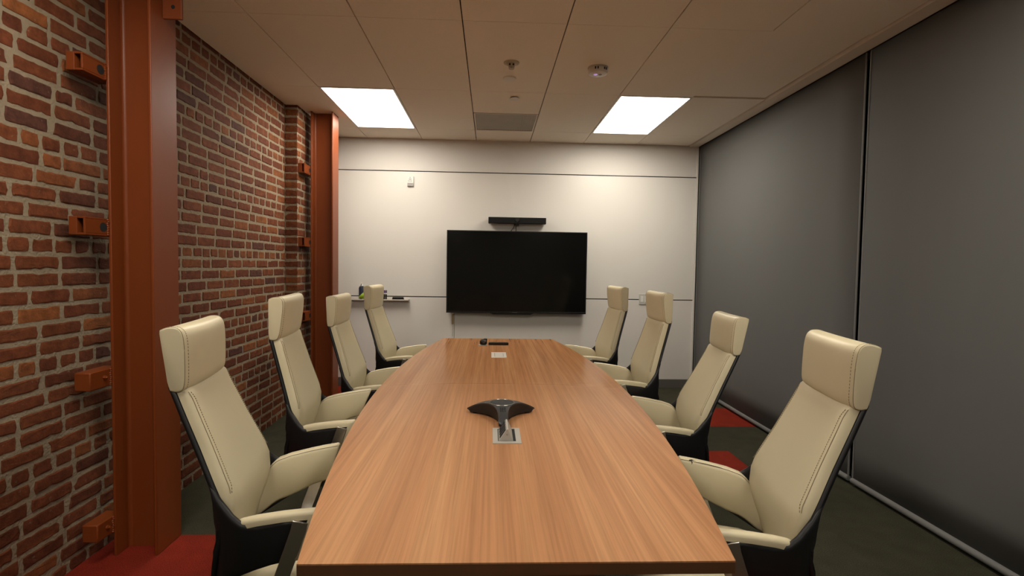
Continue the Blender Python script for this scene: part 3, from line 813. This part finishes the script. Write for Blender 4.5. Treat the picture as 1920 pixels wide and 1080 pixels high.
    for s in (-1, 1):
        b = MB(); rings = []
        for xx, yi, zb, zt, lip, fd in stn:
            yo = yi + .022 + .018 * lip; yb_ = yo if fd else yi + .020
            zl = zb + .004 if fd else zt - .026
            sec = [(yi + .006, zb), (yi, zb + .010), (yi - .002, (zb + zt) / 2), (yi, zt - .018), (yi + .005, zt - .005), (yi + .014, zt), (yo - .008, zt - .0005), (yo - .002, zt - .005), (yo, zt - .012), (yo - .001, zl), (yb_ - .002, zl - .001), (yb_ - .003, zb)]
            rings.append([(xx + (.36 * (pz - zt) * min(1, max(0, (xx + .17) / .13))), s * py, pz) for py, pz in sec])
        b.loft(rings)
        arm = mbw(b).build('armrest', M['leather'], t, smooth=60)
        st = MB(); st.tube([(xx + .0005, s * (yi + .0045), zt - .0055) for xx, yi, zb, zt, lip, fd in stn[2:-2]], .0010, 5); mbw(st).build('seam', M['stitch'], arm)
        if worn and s < 0:
            st = MB()
            st.tube([(-.040, s * .2765, .6535), (-.050, s * .279, .6535), (-.060, s * .279, .6525), (-.074, s * .275, .651)], [.002, .0036, .0026, .001], 6)
            st.tube([(-.048, s * .276, .653), (-.052, s * .271, .647), (-.051, s * .2695, .641)], [.002, .0018, .0008], 6)
            st.tube([(-.074, s * .2725, .6505), (-.11, s * .265, .6465), (-.15, s * .258, .6405), (-.165, s * .2555, .638)], [.0008, .0013, .0016, .0008], 5)
            o = mbw(st).build('tear', M['dark'], arm); o['label'] = 'dark worn tear along the armrest seam'
        # chrome strap from the arm front down and under the seat
        b = MB(); rings = []
        for px, py, pz in ((-.056, .312, .630), (-.064, .312, .60), (-.084, .310, .54), (-.110, .305, .465), (-.130, .294, .41), (-.140, .262, .350), (-.142, .20, .322), (-.142, .10, .318)):
            rings.append((px, py, pz))
        R2 = []
        for k, (px, py, pz) in enumerate(rings):
            pa = Vector(rings[max(k - 1, 0)]); pb = Vector(rings[min(k + 1, len(rings) - 1)]); tt = (pb - pa).normalized()
            wv = Vector((1, 0, 0)); wv = (wv - tt * wv.dot(tt)).normalized(); nv = tt.cross(wv)
            c = Vector((px, py, pz))
            R2.append([(q.x, s * q.y, q.z) for q in (c - wv * .022 - nv * .004, c + wv * .022 - nv * .004, c + wv * .022 + nv * .004, c - wv * .022 + nv * .004)])
        b.loft(R2); mbw(b).build('arm_support', M['chrome'], t, bevel=.0015, smooth=35)
    # seat
    b = MB(); rings = []
    for xx, hw, zb, zt in ((-.285, .17, .362, .418), (-.28, .19, .352, .428), (-.22, .215, .345, .434), (-.05, .235, .345, .437), (.10, .242, .345, .440), (.165, .238, .348, .434), (.198, .225, .358, .418), (.208, .21, .372, .402)):
        ring = []
        for u, f in ((-1, .25), (-1, .7), (-.96, .93), (-.85, 1), (-.4, .985), (0, .975), (.4, .985), (.85, 1), (.96, .93), (1, .7), (1, .25), (.95, 0), (-.95, 0)):
            ring.append((xx, u * hw, lerp(zb, zt, f)))
        rings.append(ring)
    b.loft(rings); mbw(b).build('seat', M['leather'], t, smooth=60)
    b = MB(); b.box(-.26, .15, -.19, .19, .318, .347); b.box(-.12, .10, -.09, .09, .27, .318); mbw(b).build('seat_pan', M['blackp'], t, bevel=.008, smooth=35)
    b = MB(); b.lathe([(0, .075), (.030, .075), (.030, .19), (.019, .192), (.019, .30 + dz), (0, .30 + dz)], (-.02, 0, 0), 20); b.build('gas_lift', M['blackp'], t)
    b = MB(); b.lathe([(0, .062), (.048, .062), (.050, .10), (.036, .118), (0, .118)], (-.02, 0, 0), 24); b.build('hub', M['blackp'], t)
    for k in range(5):
        a = math.radians(36 + 72 * k); ca, sa = math.cos(a), math.sin(a)
        b = MB(); rr = []
        for r, w, zb, zt in ((.03, .026, .066, .108), (.12, .022, .066, .098), (.22, .018, .064, .086), (.285, .014, .062, .076)):
            rr.append([(-.02 + r * ca - w * sa * q, r * sa + w * ca * q, zz) for q, zz in ((-1, zb), (1, zb), (.8, zt), (-.8, zt))])
        b.loft(rr); lg = b.build('leg', M['blackp'], t, bevel=.003, smooth=35)
        px, py = -.02 + .275 * ca, .275 * sa
        b = MB()
        for sd in (-1, 1):
            for_c = (px - sa * .012 * sd, py + ca * .012 * sd)
            rings = []
            for h, r in ((-.007, .018), (-.007, .026), (.007, .026), (.007, .018)):
                rings.append([(for_c[0] - sa * h + ca * r * math.cos(2 * PI * q / 16), for_c[1] + ca * h + sa * r * math.cos(2 * PI * q / 16), .0265 + r * math.sin(2 * PI * q / 16)) for q in range(16)])
            b.loft(rings)
        b.lathe([(0, .03), (.007, .03), (.007, .064), (0, .064)], (px, py, 0), 10)
        b.build('caster', M['blackp'], lg)
    return t
R_ = math.radians
make_chair('cream leather chair before the near steel column, first along the brick-wall side', -.562, 1.881, R_(10.3), -.007, .028)
make_chair('cream leather chair against the brick wall, second from the viewer on that side', -.638, 2.658, R_(6.4), .034, -.10)
make_chair('cream leather chair before the far steel column, third along the brick-wall side', -.630, 3.570, R_(1.1), -.015, -.061)
make_chair('cream leather chair in front of the marker tray, farthest on the brick-wall side', -.594, 4.460, R_(-3.4), .013, -.047)
make_chair('cream leather chair with a torn armrest seam, nearest on the shade side', .712, 1.774, PI - R_(11.0), -.022, .059, worn=True)
make_chair('cream leather chair second from the viewer along the charcoal shade side', .840, 2.870, PI - R_(6.6), -.051, .093)
make_chair('cream leather chair in front of the light switch, third along the shade side', .779, 3.533, PI, .033, -.087)
make_chair('cream leather chair just right of the television, farthest along the shade side', .716, 4.410, PI + R_(4.5), .032, -.088)

# ------------------------------------------------------------------ camera, world, colour
cam = bpy.data.cameras.new('camera'); co = bpy.data.objects.new('camera', cam); C.objects.link(co)
yaw, pitch, roll, f = -.0410834808, -.0430211578, .0157065747, 978.938448
cy, sy, cp, sp, cr, sr = math.cos(yaw), math.sin(yaw), math.cos(pitch), math.sin(pitch), math.cos(roll), math.sin(roll)
Zm = Matrix(((cy, -sy, 0), (sy, cy, 0), (0, 0, 1)))
r = Vector((1, 0, 0)); fw = Vector((0, cp, sp)); u = Vector((0, -sp, cp))
r2 = Zm @ (cr * r + sr * u); u2 = Zm @ (-sr * r + cr * u); f2 = Zm @ fw
co.matrix_world = Matrix(((r2.x, u2.x, -f2.x, 0), (r2.y, u2.y, -f2.y, 0), (r2.z, u2.z, -f2.z, 1.403), (0, 0, 0, 1)))
cam.sensor_width = 36; cam.lens = f * 36 / 1920; cam.clip_start = .02
S.camera = co
w = bpy.data.worlds.new('world'); S.world = w; w.use_nodes = True
w.node_tree.nodes['Background'].inputs['Color'].default_value = (0, 0, 0, 1)
S.view_settings.view_transform = 'Standard'; S.view_settings.look = 'None'; S.view_settings.gamma = 1; S.view_settings.exposure = 0
S.view_settings.use_curve_mapping = False
S.cycles.use_denoising = True
S.cycles.max_bounces = 10; S.cycles.diffuse_bounces = 6; S.cycles.glossy_bounces = 4
S.cycles.sample_clamp_indirect = 6
